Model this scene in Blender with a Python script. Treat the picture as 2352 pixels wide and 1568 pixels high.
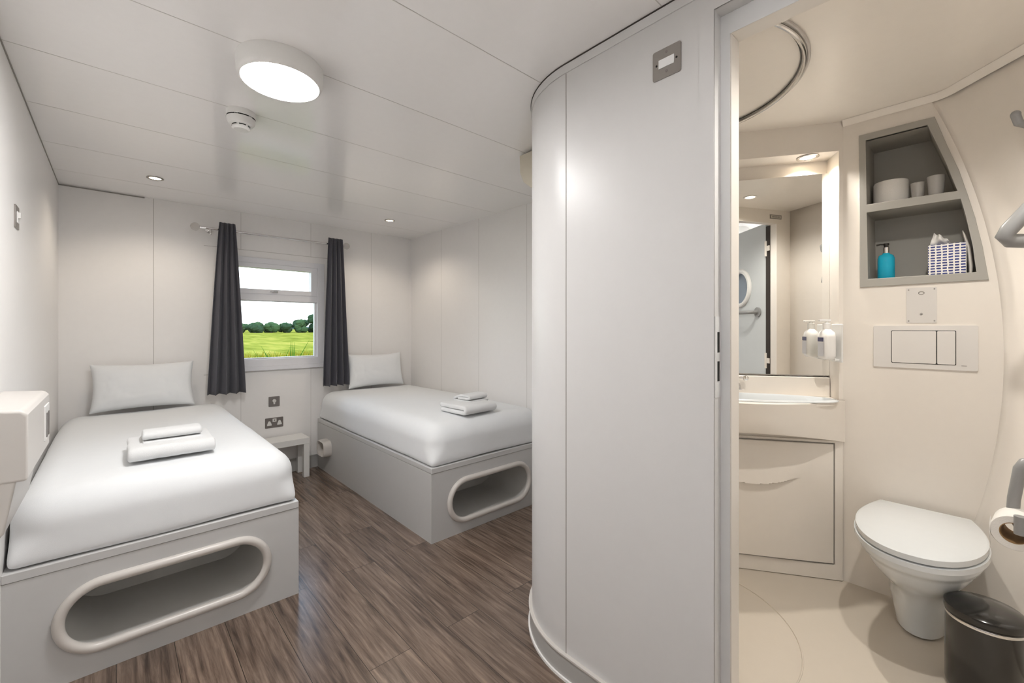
import bpy, bmesh, math, random
from mathutils import Vector, Matrix, noise
from mathutils.geometry import tessellate_polygon
for o in list(bpy.data.objects): bpy.data.objects.remove(o)
sc = bpy.context.scene
COL = sc.collection
PI = math.pi
R = math.radians
# ---------------------------------------------------------------- camera
YAW = 42.66; F_PX = 986.2; CAM_H = 1.253
cd = bpy.data.cameras.new('camera'); cam = bpy.data.objects.new('camera', cd); COL.objects.link(cam)
cam.location = (0, 0, CAM_H); cam.rotation_euler = (R(90), 0, R(-YAW))
cd.sensor_fit = 'HORIZONTAL'; cd.sensor_width = 36; cd.lens = 36 * F_PX / 2352
cd.shift_y = -30.1 / 2352; cd.clip_start = .02; cd.clip_end = 3000
sc.camera = cam
# ---------------------------------------------------------------- world, sun, exposure
vs = sc.view_settings
vs.view_transform = 'Standard'; vs.look = 'None'; vs.gamma = 1; vs.use_curve_mapping = False
vs.exposure = 0.21
SKY = 3.6; SUN = .9
KW = 1.0          # overall strength of the cabin lamps
w = bpy.data.worlds.new('sky'); sc.world = w; w.use_nodes = True
nt = w.node_tree; bg = nt.nodes['Background']
geo = nt.nodes.new('ShaderNodeNewGeometry'); sep = nt.nodes.new('ShaderNodeSeparateXYZ')
nt.links.new(geo.outputs['Incoming'], sep.inputs[0])
tc = nt.nodes.new('ShaderNodeTexCoord'); nt.links.new(tc.outputs['Generated'], sep.inputs[0])
rp = nt.nodes.new('ShaderNodeValToRGB'); nt.links.new(sep.outputs['Z'], rp.inputs[0])
rp.color_ramp.elements[0].position = 0.0; rp.color_ramp.elements[0].color = (.93, .97, 1, 1)
rp.color_ramp.elements[1].position = .6; rp.color_ramp.elements[1].color = (.45, .66, 1, 1)
nt.links.new(rp.outputs[0], bg.inputs[0]); bg.inputs[1].default_value = SKY
sl = bpy.data.lights.new('sun', 'SUN'); so = bpy.data.objects.new('sun', sl); COL.objects.link(so)
sl.energy = SUN; sl.angle = R(1); sl.color = (1, .95, .85); so.rotation_euler = (R(50), 0, R(25))

# ---------------------------------------------------------------- helpers
def tag(o, label=None, cat=None, group=None, kind=None):
    if label: o['label'] = label
    if cat: o['category'] = cat
    if group: o['group'] = group
    if kind: o['kind'] = kind
    return o
def thing(name, loc, label, cat, group=None, rz=0):
    o = bpy.data.objects.new(name, None); COL.objects.link(o); o.empty_display_size = .05
    o.location = loc; o.rotation_euler = (0, 0, rz)
    return tag(o, label, cat, group)
def copy_tree(o, parent=None):
    c = o.copy(); COL.objects.link(c); c.parent = parent
    for ch in list(o.children): copy_tree(ch, c)
    return c
class MB:
    def __init__(s): s.v = []; s.f = []; s.m = []
    def add(s, vs, fs, mi=0):
        n = len(s.v); s.v += [tuple(p) for p in vs]; s.f += [tuple(i + n for i in f) for f in fs]; s.m += [mi] * len(fs)
        return s
    def box(s, a, b, mi=0):
        (x0, y0, z0), (x1, y1, z1) = a, b
        return s.add([(x0,y0,z0),(x1,y0,z0),(x1,y1,z0),(x0,y1,z0),(x0,y0,z1),(x1,y0,z1),(x1,y1,z1),(x0,y1,z1)],
              [(0,3,2,1),(4,5,6,7),(0,1,5,4),(1,2,6,5),(2,3,7,6),(3,0,4,7)], mi)
    def cyl(s, p, q, r, n=24, r2=None, mi=0):
        p, q = Vector(p), Vector(q); d = (q - p).normalized()
        u = d.orthogonal().normalized(); w_ = d.cross(u); r2 = r if r2 is None else r2
        vs = [p + (u*math.cos(2*PI*i/n) + w_*math.sin(2*PI*i/n))*r for i in range(n)] + \
             [q + (u*math.cos(2*PI*i/n) + w_*math.sin(2*PI*i/n))*r2 for i in range(n)]
        return s.add(vs, [(i, (i+1)%n, n+(i+1)%n, n+i) for i in range(n)] + [tuple(range(n))[::-1], tuple(range(n, 2*n))], mi)
    def tube(s, pts, r, n=14, closed=False, caps=True, mi=0):
        P = [Vector(p) for p in pts]; m = len(P); rr = r if isinstance(r, (list, tuple)) else [r]*m
        vs = []; prev = None
        for i, p in enumerate(P):
            if closed: t = P[(i+1) % m] - P[i-1]
            else: t = P[min(i+1, m-1)] - P[max(i-1, 0)]
            t.normalize()
            if prev is None: u = t.orthogonal().normalized()
            else:
                u = prev - t * prev.dot(t)
                u = u.normalized() if u.length > 1e-6 else t.orthogonal().normalized()
            prev = u; w_ = t.cross(u)
            vs += [p + (u*math.cos(2*PI*k/n) + w_*math.sin(2*PI*k/n))*rr[i] for k in range(n)]
        fs = []
        for i in range(m if closed else m-1):
            j = (i+1) % m
            fs += [(i*n+k, i*n+(k+1)%n, j*n+(k+1)%n, j*n+k) for k in range(n)]
        if caps and not closed: fs += [tuple(range(n))[::-1], tuple((m-1)*n+k for k in range(n))]
        return s.add(vs, fs, mi)
    def lathe(s, prof, n=40, c=(0,0,0), sx=1, sy=1, mi=0):
        vs = []; fs = []; m = len(prof)
        for (r, z) in prof:
            vs += [(c[0]+sx*r*math.cos(2*PI*k/n), c[1]+sy*r*math.sin(2*PI*k/n), c[2]+z) for k in range(n)]
        for i in range(m-1):
            fs += [(i*n+k, i*n+(k+1)%n, (i+1)*n+(k+1)%n, (i+1)*n+k) for k in range(n)]
        return s.add(vs, fs, mi)
    def sphere(s, c, r, n=20, m=12, sc_=(1,1,1), mi=0):
        vs = [(c[0], c[1], c[2]-r*sc_[2])]; fs = []
        for i in range(1, m):
            a = -PI/2 + PI*i/m
            vs += [(c[0]+r*sc_[0]*math.cos(a)*math.cos(2*PI*k/n), c[1]+r*sc_[1]*math.cos(a)*math.sin(2*PI*k/n), c[2]+r*sc_[2]*math.sin(a)) for k in range(n)]
        vs.append((c[0], c[1], c[2]+r*sc_[2])); L = len(vs)-1
        fs += [(0, 1+(k+1)%n, 1+k) for k in range(n)]
        for i in range(m-2): fs += [(1+i*n+k, 1+i*n+(k+1)%n, 1+(i+1)*n+(k+1)%n, 1+(i+1)*n+k) for k in range(n)]
        fs += [(L, 1+(m-2)*n+k, 1+(m-2)*n+(k+1)%n) for k in range(n)]
        return s.add(vs, fs, mi)
    def grid(s, nu, nv, fn, mi=0, wrap=False):
        vs = [fn(i/(nu if wrap else nu-1), j/(nv-1)) for j in range(nv) for i in range(nu)]
        fs = [(j*nu+i, j*nu+(i+1)%nu, (j+1)*nu+(i+1)%nu, (j+1)*nu+i) for j in range(nv-1) for i in range(nu if wrap else nu-1)]
        return s.add(vs, fs, mi)
    def plate(s, loops, fn, t0, t1, mi=0):
        """polygon with holes; loops of 2D points, fn(u, v, t) -> 3D; solid between t0 and t1"""
        tri = tessellate_polygon([[Vector((a, b, 0)) for a, b in lp] for lp in loops])
        flat = [p for lp in loops for p in lp]; n = len(flat)
        vs = [fn(a, b, t0) for a, b in flat] + [fn(a, b, t1) for a, b in flat]
        fs = [tuple(t) for t in tri] + [tuple(i+n for i in t[::-1]) for t in tri]
        k = 0
        for lp in loops:
            m = len(lp)
            fs += [(k+i, k+(i+1)%m, n+k+(i+1)%m, n+k+i) for i in range(m)]; k += m
        return s.add(vs, fs, mi)
    def build(s, name, mats, parent=None, smooth=35, bevel=0, seg=2, sub=0, fix=True):
        me = bpy.data.meshes.new(name); me.from_pydata(s.v, [], s.f)
        if not isinstance(mats, (list, tuple)): mats = [mats]
        for m in mats: me.materials.append(m)
        if len(mats) > 1: me.polygons.foreach_set('material_index', s.m)
        if fix:
            bm = bmesh.new(); bm.from_mesh(me); bmesh.ops.remove_doubles(bm, verts=bm.verts, dist=1e-6)
            bmesh.ops.recalc_face_normals(bm, faces=bm.faces); bm.to_mesh(me); bm.free()
        if smooth:
            me.shade_smooth(); me.set_sharp_from_angle(angle=R(smooth))
        o = bpy.data.objects.new(name, me); COL.objects.link(o)
        if parent: o.parent = parent
        if bevel:
            b = o.modifiers.new('bevel', 'BEVEL'); b.width = bevel; b.segments = seg; b.limit_method = 'ANGLE'; b.angle_limit = R(40); b.harden_normals = True
        if sub:
            b = o.modifiers.new('sub', 'SUBSURF'); b.levels = sub; b.render_levels = sub
        return o
def struct(o): o['kind'] = 'structure'; return o
def oval(cx, cz, hw, hh, n=40):
    """stadium shaped loop"""
    r = hh; s_ = hw - hh; pts = []
    for i in range(n):
        a = 2*PI*i/n; c = math.cos(a)
        x = r*c + (s_ if c > 1e-6 else -s_ if c < -1e-6 else 0)
        pts.append((cx + x, cz + r*math.sin(a)))
        if abs(c) <= 1e-6:
            pts.pop(); sgn = 1 if math.sin(a) > 0 else -1
            pts += [(cx + s_*sgn, cz + r*sgn), (cx - s_*sgn, cz + r*sgn)]
    return pts
def rrect(x0, z0, x1, z1, r, n=6):
    pts = []
    for cx, cz, a0 in ((x1-r, z1-r, 0), (x0+r, z1-r, 90), (x0+r, z0+r, 180), (x1-r, z0+r, 270)):
        pts += [(cx + r*math.cos(R(a0+90*i/n)), cz + r*math.sin(R(a0+90*i/n))) for i in range(n+1)]
    return pts

# ---------------------------------------------------------------- materials
def mat(name, col, rough=.5, metal=0, coat=0, nz=0, nscale=30, bump=0, bscale=200, spec=.5, sss=0, trans=0, ior=1.45, emit=None, es=0, vary=0, sheen=0, coat_r=.1):
    m = bpy.data.materials.new(name); m.use_nodes = True; t = m.node_tree; b = t.nodes['Principled BSDF']
    c = (*col, 1)
    b.inputs['Base Color'].default_value = c; b.inputs['Roughness'].default_value = rough; b.inputs['Metallic'].default_value = metal
    b.inputs['Coat Weight'].default_value = coat; b.inputs['Coat Roughness'].default_value = coat_r
    b.inputs['Specular IOR Level'].default_value = spec; b.inputs['IOR'].default_value = ior
    b.inputs['Transmission Weight'].default_value = trans
    if sheen: b.inputs['Sheen Weight'].default_value = sheen
    if emit: b.inputs['Emission Color'].default_value = (*emit, 1); b.inputs['Emission Strength'].default_value = es
    co = t.nodes.new('ShaderNodeTexCoord')
    nn = t.nodes.new('ShaderNodeTexNoise'); nn.inputs['Scale'].default_value = nscale; nn.inputs['Detail'].default_value = 4
    t.links.new(co.outputs['Object'], nn.inputs['Vector'])
    mx = t.nodes.new('ShaderNodeMix'); mx.data_type = 'RGBA'
    v = vary or .015
    mx.inputs['A'].default_value = tuple(max(0, x*(1-v)) for x in col) + (1,); mx.inputs['B'].default_value = tuple(min(1, x*(1+v)) for x in col) + (1,)
    t.links.new(nn.outputs['Fac'], mx.inputs['Factor']); t.links.new(mx.outputs['Result'], b.inputs['Base Color'])
    if bump:
        n2 = t.nodes.new('ShaderNodeTexNoise'); n2.inputs['Scale'].default_value = bscale; n2.inputs['Detail'].default_value = 3
        t.links.new(co.outputs['Object'], n2.inputs['Vector'])
        bp = t.nodes.new('ShaderNodeBump'); bp.inputs['Strength'].default_value = bump; bp.inputs['Distance'].default_value = .002
        t.links.new(n2.outputs['Fac'], bp.inputs['Height']); t.links.new(bp.outputs[0], b.inputs['Normal'])
    return m
def emis(name, col, s):
    m = bpy.data.materials.new(name); m.use_nodes = True; t = m.node_tree; t.nodes.clear()
    e = t.nodes.new('ShaderNodeEmission'); e.inputs[0].default_value = (*col, 1); e.inputs[1].default_value = s
    o = t.nodes.new('ShaderNodeOutputMaterial'); t.links.new(e.outputs[0], o.inputs[0]); return m
WALL = mat('white_laminate', (.89, .87, .855), .33, bump=.05, bscale=12)
CEIL_M = mat('gloss_ceiling', (.95, .93, .92), .13, bump=.02, bscale=6, ior=1.75)
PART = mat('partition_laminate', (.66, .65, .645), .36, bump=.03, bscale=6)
SEAM = mat('seam_grey', (.30, .28, .26), .6)
FSEAM = mat('seam_faint', (.60, .575, .555), .5)
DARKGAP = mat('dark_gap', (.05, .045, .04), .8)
POD = mat('pod_grp', (.83, .775, .71), .28, bump=.05, bscale=8)
PODC = mat('pod_ceiling_grp', (.93, .875, .81), .3, bump=.05, bscale=8)
PODF = mat('pod_floor_grp', (.68, .615, .53), .32, bump=.05, bscale=10)
BASE = mat('grey_board', (.56, .555, .55), .38, bump=.04, bscale=40)
RIM = mat('cream_rim', (.62, .585, .55), .3)
LINER = mat('liner_grey', (.60, .59, .565), .5)
LINEN = mat('white_linen', (.80, .815, .83), .85, bump=.25, bscale=900, sheen=.2)
TERRY = mat('white_terry', (.82, .825, .83), .95, bump=.9, bscale=600, sheen=.3)
CURT = mat('charcoal_cloth', (.088, .087, .104), .8, bump=.4, bscale=1500, sheen=.15)
CHROME = mat('chrome', (.75, .74, .73), .12, 1)
BRUSH = mat('brushed_steel', (.36, .34, .32), .34, 1)
BRUSH2 = mat('brushed_steel_socket', (.30, .275, .265), .38, 1)
UPVC = mat('white_upvc', (.80, .80, .83), .3)
WPLA = mat('white_plastic', (.80, .79, .77), .35)
WHITE_D = mat('warm_white_plastic', (.66, .63, .60), .35)
CREAM = mat('cream_plastic', (.62, .57, .47), .4)
SKIRT = mat('grey_skirting', (.42, .41, .395), .4)
CERAM = mat('white_ceramic', (.73, .76, .78), .12, coat=.4)
BLACKP = mat('black_gloss_plastic', (.016, .015, .014), .18, coat=.5)
BLACK = mat('black_slot', (.006, .006, .006), .7)
GREYP = mat('grey_plastic_rail', (.30, .30, .30), .32)
SHELFM = mat('grey_shelf_board', (.39, .375, .34), .45, bump=.03, bscale=40)
FRAME_M = mat('door_frame_paint', (.74, .74, .745), .35)
JAMB_M = mat('jamb_cream', (.80, .755, .70), .35)
CARD = mat('cardboard', (.33, .2, .09), .8)
PAPER = mat('tissue_paper', (.85, .83, .8), .9, bump=.4, bscale=300)
GAPB = mat('brown_gap', (.035, .028, .024), .7)
def glass(name, col=(1,1,1), rough=0.0, ior=1.45):
    m = bpy.data.materials.new(name); m.use_nodes = True; t = m.node_tree; t.nodes.clear()
    o = t.nodes.new('ShaderNodeOutputMaterial'); tr = t.nodes.new('ShaderNodeBsdfTransparent'); gl = t.nodes.new('ShaderNodeBsdfGlossy')
    tr.inputs[0].default_value = (*col, 1); gl.inputs['Roughness'].default_value = .02
    fr = t.nodes.new('ShaderNodeFresnel'); fr.inputs[0].default_value = 1.3
    mx = t.nodes.new('ShaderNodeMixShader'); t.links.new(fr.outputs[0], mx.inputs[0]); t.links.new(tr.outputs[0], mx.inputs[1]); t.links.new(gl.outputs[0], mx.inputs[2])
    t.links.new(mx.outputs[0], o.inputs[0]); return m
PANE = glass('pane_glass', (.97, .99, .98))
SMOKE = mat('frosted_tumbler', (.95, .93, .9), .25, trans=.6)
CRYST = mat('crystal_glass', (.8, .78, .76), .05, trans=.85, ior=1.45)
SOAPL = mat('blue_liquid_bottle', (.02, .50, .72), .08, trans=.3, ior=1.33)
MIRR = mat('mirror_silver', (.93, .93, .91), .0, 1)
def floor_mat():
    m = bpy.data.materials.new('oak_vinyl_plank'); m.use_nodes = True; t = m.node_tree; b = t.nodes['Principled BSDF']
    N = t.nodes.new; L = t.links.new
    co = N('ShaderNodeTexCoord'); mp = N('ShaderNodeMapping'); mp.inputs['Rotation'].default_value = (0, 0, R(90))
    L(co.outputs['Object'], mp.inputs[0])
    br = N('ShaderNodeTexBrick'); br.offset = .37; br.inputs['Scale'].default_value = 1; br.inputs['Brick Width'].default_value = 1.1; br.inputs['Row Height'].default_value = .17
    br.inputs['Mortar Size'].default_value = .0012; br.inputs['Mortar Smooth'].default_value = .1; br.inputs['Bias'].default_value = 0
    br.inputs['Color1'].default_value = (0, 0, 0, 1); br.inputs['Color2'].default_value = (1, 1, 1, 1); br.inputs['Mortar'].default_value = (.5, .5, .5, 1)
    L(mp.outputs[0], br.inputs['Vector'])
    # grain: stretched noise along Y, distorted, per plank offset
    sm = N('ShaderNodeMapping'); sm.inputs['Scale'].default_value = (1, .055, 1); L(co.outputs['Object'], sm.inputs[0])
    off = N('ShaderNodeVectorMath'); off.operation = 'MULTIPLY_ADD'; off.inputs[1].default_value = (7, 3, 5)
    L(br.outputs['Color'], off.inputs[0]); L(sm.outputs[0], off.inputs[2])
    n1 = N('ShaderNodeTexNoise'); n1.inputs['Scale'].default_value = 60; n1.inputs['Detail'].default_value = 9; n1.inputs['Roughness'].default_value = .68; n1.inputs['Distortion'].default_value = .5
    L(off.outputs[0], n1.inputs['Vector'])
    n2 = N('ShaderNodeTexNoise'); n2.inputs['Scale'].default_value = 9; n2.inputs['Detail'].default_value = 3; n2.inputs['Distortion'].default_value = .8; L(off.outputs[0], n2.inputs['Vector'])
    wv = N('ShaderNodeMath'); wv.operation = 'MULTIPLY'; wv.inputs[1].default_value = 34; L(n2.outputs['Fac'], wv.inputs[0])
    sn = N('ShaderNodeMath'); sn.operation = 'SINE'; L(wv.outputs[0], sn.inputs[0])
    sa = N('ShaderNodeMath'); sa.operation = 'MULTIPLY_ADD'; sa.inputs[1].default_value = .055; L(sn.outputs[0], sa.inputs[0]); L(n1.outputs['Fac'], sa.inputs[2])
    cr = N('ShaderNodeValToRGB'); L(sa.outputs[0], cr.inputs[0])
    e = cr.color_ramp.elements; e[0].position = .30; e[0].color = (.060, .042, .032, 1); e[1].position = .70; e[1].color = (.27, .195, .150, 1)
    x = cr.color_ramp.elements.new(.44); x.color = (.125, .088, .068, 1); x = cr.color_ramp.elements.new(.55); x.color = (.180, .130, .100, 1)
    hs = N('ShaderNodeHueSaturation'); L(cr.outputs[0], hs.inputs['Color'])
    vm = N('ShaderNodeMapRange'); vm.inputs['To Min'].default_value = .86; vm.inputs['To Max'].default_value = 1.16; L(br.outputs['Color'], vm.inputs['Value']); L(vm.outputs[0], hs.inputs['Value'])
    mx = N('ShaderNodeMix'); mx.data_type = 'RGBA'; mx.inputs['B'].default_value = (.035, .026, .02, 1); L(br.outputs['Fac'], mx.inputs['Factor']); L(hs.outputs[0], mx.inputs['A'])
    L(mx.outputs['Result'], b.inputs['Base Color'])
    b.inputs['Roughness'].default_value = .24
    bp = N('ShaderNodeBump'); bp.inputs['Strength'].default_value = .15; bp.inputs['Distance'].default_value = .001; L(sa.outputs[0], bp.inputs['Height']); L(bp.outputs[0], b.inputs['Normal'])
    return m
FLOOR = floor_mat()

# ---------------------------------------------------------------- room shell
XL, XR, YB, YF, H = -.28, 2.30, 4.08, -1.3, 2.2
XP = 1.185; YS = 1.0; RC = .41; YW = YS + RC          # partition face, seam, corner radius, bed side face
struct(MB().box((XL-.06, YF-.06, -.06), (2.9, YB+.06, 0)).build('floor', FLOOR, smooth=0))
c = MB().box((XL-.06, YF-.06, H), (2.9, YB+.06, H+.06))
for k in range(-3, 7):
    y = .63 + .5135*k
    c.box((XL, y-.0016, H-.0006), (XR, y+.0016, H+.01), 1)
struct(c.build('ceiling', [CEIL_M, FSEAM], smooth=0))
c = MB().box((XL-.06, YF-.06, 0), (XL, YB+.06, H))
c.box((XL, 1.55, 0), (XL+.0006, 1.5525, H), 1).box((XL, YF, H-.006), (XL+.003, YB, H), 1)
struct(c.build('wall_left', [WALL, SEAM], smooth=0))
# back wall with window hole
WX0, WX1, WZ0, WZ1 = .60, 1.405, .935, 1.842
c = MB().plate([[(XL, 0), (2.36, 0), (2.36, H), (XL, H)], [(WX0+.01, WZ0+.01), (WX1-.01, WZ0+.01), (WX1-.01, WZ1-.01), (WX0+.01, WZ1-.01)]], lambda u, v, t: (u, YB+t, v), 0, .10)
for x, z0, z1 in ((.198, 0, H), (.748, 0, .90), (.748, 1.9, H), (1.291, 0, .90), (1.291, 1.9, H), (1.86, 0, H)):
    c.box((x-.0012, YB-.0006, z0), (x+.0012, YB+.01, z1), 1 if x == .198 else 2)
c.box((.5, YB-.0006, 1.896), (1.5, YB, 1.9), 2).box((.5, YB-.0006, .888), (1.5, YB, .892), 2)
c.box((XL, YB-.004, H-.008), (.15, YB, H-.002), 1)
struct(c.build('wall_back', [WALL, SEAM, FSEAM], smooth=0))
c = MB().box((XR, YW-.02, 0), (XR+.06, YB+.06, H))
for y in (3.50, 2.92, 2.33, 1.75): c.box((XR-.0006, y-.0012, 0), (XR+.01, y+.0012, H), 1)
struct(c.build('wall_right', [WALL, FSEAM], smooth=0))
struct(MB().box((XL-.06, YF-.06, 0), (2.9, YF, H)).build('wall_front', WALL, smooth=0))
# partition: flat face with door opening, rounded corner, bed side
DY0, DY1, DZ = -.44, .457, 2.055         # clear door opening
OY0, OY1, OZ = DY0-.025, .482, 2.112     # opening in the wall face
T = .095
c = MB().plate([[(YF, 0), (OY0, 0), (OY0, OZ), (OY1, OZ), (OY1, 0), (YS, 0), (YS, H), (YF, H)]], lambda u, v, t: (XP+t, u, v), 0, .043)
c.plate([[(YF, 0), (DY0, 0), (DY0, DZ), (DY1, DZ), (DY1, 0), (YS, 0), (YS, H), (YF, H)]], lambda u, v, t: (XP+t, u, v), .043, T, 2)
n = 28
cx, cy = XP+RC, YS+.0001
def arc(r, k): a = PI - PI/2*k/n; return (cx + r*math.cos(a), cy + r*math.sin(a))
vs = []; fs = []
for k in range(n+1):
    for r in (RC, RC-.04):
        x, y = arc(r, k); vs += [(x, y, 0), (x, y, H)]
for k in range(n):
    a = 4*k; b = 4*(k+1)
    fs += [(a, b, b+1, a+1), (a+2, a+3, b+3, b+2), (a+1, b+1, b+3, a+3), (a, a+2, b+2, b)]
c.add(vs, fs)
c.box((cx, YW-.04, 0), (XR+.06, YW, H))
c.box((XP-.0005, YS-.0018, .09), (XP+.01, YS+.0018, 2.165), 1)
struct(c.build('wall_partition', [PART, SEAM, JAMB_M]))
# trims following the partition: top trim and skirting
def follow(name, off, z0, z1, m, ys, cap=None):
    path = [(XP-off, ys), (XP-off, YS-.002), (XP-off, YS)] + [arc(RC+off, k) for k in range(1, n+1)] + [(cx+.002, YW+off), (XR, YW+off)]
    inner = [(XP, ys), (XP, YS-.002), (XP, YS)] + [arc(RC, k) for k in range(1, n+1)] + [(cx+.002, YW), (XR, YW)]
    vs = []; fs = []
    for (x, y), (x2, y2) in zip(path, inner): vs += [(x, y, z0), (x, y, z1), (x2, y2, z0), (x2, y2, z1)]
    for k in range(len(path)-1):
        a, b = 4*k, 4*k+4
        fs += [(a, b, b+1, a+1), (a+1, b+1, b+3, a+3), (a, a+2, b+2, b)]
    fs += [(0, 1, 3, 2)]
    return struct(MB().add(vs, fs).build(name, m, bevel=0))
follow('trim_1', .004, 2.166, 2.196, PART, YF)
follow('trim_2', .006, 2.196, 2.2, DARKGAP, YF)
follow('baseboard_partition', .010, 0, .088, SKIRT, OY1+.04)
follow('trim_3', .014, .084, .090, RIM, OY1+.04)
follow('trim_4', .016, 0, .010, WALL, OY1+.04)
struct(MB().box((.56, YB-.012, 0), (1.345, YB, .105)).box((.56, YB-.014, .105), (1.345, YB, .111)).box((.56, YB-.014, 0), (1.345, YB, .008)).build('baseboard_back', SKIRT, smooth=0))
# door frame architrave
c = MB().plate([[(OY0-.04, .0), (OY0, .0), (OY0, OZ), (OY1, OZ), (OY1, 0), (OY1+.04, 0), (OY1+.04, OZ+.045), (OY0-.04, OZ+.045)]], lambda u, v, t: (XP+t, u, v), -.002, .002)
struct(c.build('trim_5', PART, smooth=0))
c = MB().plate([[(OY0, 0), (DY0, 0), (DY0, DZ), (DY1, DZ), (DY1, 0), (OY1, 0), (OY1, OZ), (OY0, OZ)]], lambda u, v, t: (XP+t, u, v), .0425, .0445)
c.box((XP+.0445, DY1-.003, 0), (XP+T+.004, DY1+.0, DZ), 1)
for y in (.448, ): pass
struct(c.build('trim_6', [FRAME_M, JAMB_M], bevel=.0015))
# strike plate in the rebate of the frame
t = thing('strike_plate', (XP+.022, OY1, 1.175), 'narrow strike plate with two dark slots in the side of the bathroom door frame', 'strike plate')
MB().box((-.018, -.0015, -.11), (.018, .0, .11)).build('plate', FRAME_M, t, smooth=0)
for z0, z1 in ((.012, .068), (-.066, -.012)):
    MB().box((-.004, -.0025, z0), (.008, -.0014, z1)).build('slot', BLACK, t, smooth=0)
# threshold under the pod door
struct(MB().box((XP+.002, DY0, 0), (XP+T, DY1, .15)).build('trim_7', JAMB_M, smooth=0))

# ---------------------------------------------------------------- bathroom pod shell
PZ0, PZ1, XT, XI = .15, 2.158, 2.34, XP+T
def yc(z): return -.067 + .19*(max(.15, min(2.163, z))-1.15)**2   # plan position of the curved corner at height z
VL = .84
E_ = Vector((-.54, .842)); E_.normalize(); NI = Vector((E_.y, -E_.x))   # along the vanity, into its wall
VO = Vector((XT, .40))
def vw(x, y, z): p = VO - E_*x*1.0 + NI*y; return (p.x, p.y, z)          # vanity local -> world (x runs right, <=0)
VEND = VO + E_*VL
poly = [(XI, DY0-.2), (XT-.03, -.57), (XT+.02, .2), (XT+.01, .40), (VEND.x, VEND.y), (1.72, 1.345), (1.6, 1.355), (1.36, 1.27), (XI, 1.1)]
pf = MB().plate([[(XI-.0, -.57), (XT, -.57), (XT, .40), (VEND.x, VEND.y), (1.72, 1.34), (1.6, 1.35), (1.36, 1.26), (XI, 1.1)]], lambda u, v, t: (u, v, t), PZ0-.04, PZ0)
pts = [(1.57+.42*math.cos(R(q)), .80+.42*math.sin(R(q)), PZ0+.0005) for q in range(-130, 80, 5)]
pf.tube(pts, .003, 8)
struct(pf.build('floor_bathroom', PODF))
pc = MB().plate([[(XI-.0, -.57), (XT+.0, -.57), (XT, .40), (VEND.x, VEND.y), (1.72, 1.34), (1.6, 1.35), (1.36, 1.26), (XI, 1.1)]], lambda u, v, t: (u, v, t), PZ1, PZ1+.03)
struct(pc.build('ceiling_bathroom', PODC, smooth=0))
# shelf recess outlines on the rear wall (y, z)
SH_OUT = [(.345, 2.076), (.114, 2.074), (.082, 1.960), (.048, 1.847), (.026, 1.752), (.007, 1.664), (-.012, 1.552), (-.027, 1.430), (.341, 1.428)]
SH_A = [(.322, 2.049), (.134, 2.049), (.106, 1.960), (.080, 1.874), (.053, 1.772), (.318, 1.776)]
SH_B = [(.318, 1.742), (.044, 1.740), (.030, 1.668), (.013, 1.560), (.004, 1.461), (.314, 1.461)]
zs = [PZ0 + (PZ1-PZ0)*k/24 for k in range(25)]
outl = [(.401, PZ0)] + [(yc(z)+.002, z) for z in zs] + [(.401, PZ1)]
cen = (.17, 1.75)
hole = [(cen[0]+(a-cen[0])*.985, cen[1]+(b-cen[1])*.985) for a, b in SH_OUT]
struct(MB().plate([outl, hole], lambda u, v, t: (XT+t, u, v), 0, .02).build('wall_bathroom_rear', POD, smooth=0))
# curved corner wall: blends from the rear wall into a diagonal
def side(i, j):
    z = PZ0 + (PZ1-PZ0)*j; y0 = yc(z)
    # profile in plan: rounded turn (radius rr) then straight 45 degrees to y=-.57, then to the door wall
    rr = .10
    L = [(XT, y0+.004)]
    for k in range(6):
        a = R(45*k/5); L.append((XT - rr*(1-math.cos(a)), y0 - rr*math.sin(a)+.004))
    x1, y1 = L[-1]; d = y1+.57
    for k in range(1, 5): L.append((x1 - d*k/4, y1 - d*k/4))
    L.append((XI-.0, -.57))
    return L
rows = [side(0, j/36) for j in range(37)]
vs = []; fs = []; m = len(rows[0])
for j, L in enumerate(rows):
    z = PZ0 + (PZ1-PZ0)*j/36
    vs += [(x, y, z) for x, y in L]
for j in range(36):
    fs += [(j*m+i, j*m+i+1, (j+1)*m+i+1, (j+1)*m+i) for i in range(m-1)]
o = struct(MB().add(vs, fs).build('wall_bathroom_side', POD, smooth=50))
so_ = o.modifiers.new('s', 'SOLIDIFY'); so_.thickness = .015; so_.offset = 1
# small cove where the pod walls meet the ceiling
L = side(0, 1.0)[:9]
cp = [((XT, .40), (-1, 0)), ((XT, L[0][1]), (-1, 0))] + [((x, y), (-.8, .6)) for x, y in L[3:]]
mb = MB(); vs = []
for (x, y), (nx, ny) in cp: vs += [(x+nx*.001, y+ny*.001, PZ1-.024), (x+nx*.022, y+ny*.022, PZ1-.001), (x, y, PZ1)]
mb.add(vs, [(3*i, 3*i+3, 3*i+4, 3*i+1) for i in range(len(cp)-1)])
struct(mb.build('trim_9', PODC, smooth=30))
# door wall inside face, and shower side closure
lp = [(XI, 1.1), (1.36, 1.26), (1.6, 1.35), (1.72, 1.34), (VEND.x, VEND.y)]
vs = [(x, y, z) for x, y in lp for z in (PZ0, PZ1)]
o = struct(MB().add(vs, [(2*i, 2*i+2, 2*i+3, 2*i+1) for i in range(len(lp)-1)]).build('wall_bathroom_shower', POD, smooth=50))
so_ = o.modifiers.new('s', 'SOLIDIFY'); so_.thickness = .008; so_.offset = -1
c = MB().plate([[(-.57, PZ0), (DY0, PZ0), (DY0, DZ), (DY1, DZ), (DY1, PZ0), (1.1, PZ0), (1.1, PZ1), (-.57, PZ1)]], lambda u, v, t: (XI+t, u, v), .0, .004)
struct(c.build('wall_bathroom_door', POD, smooth=0))
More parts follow.
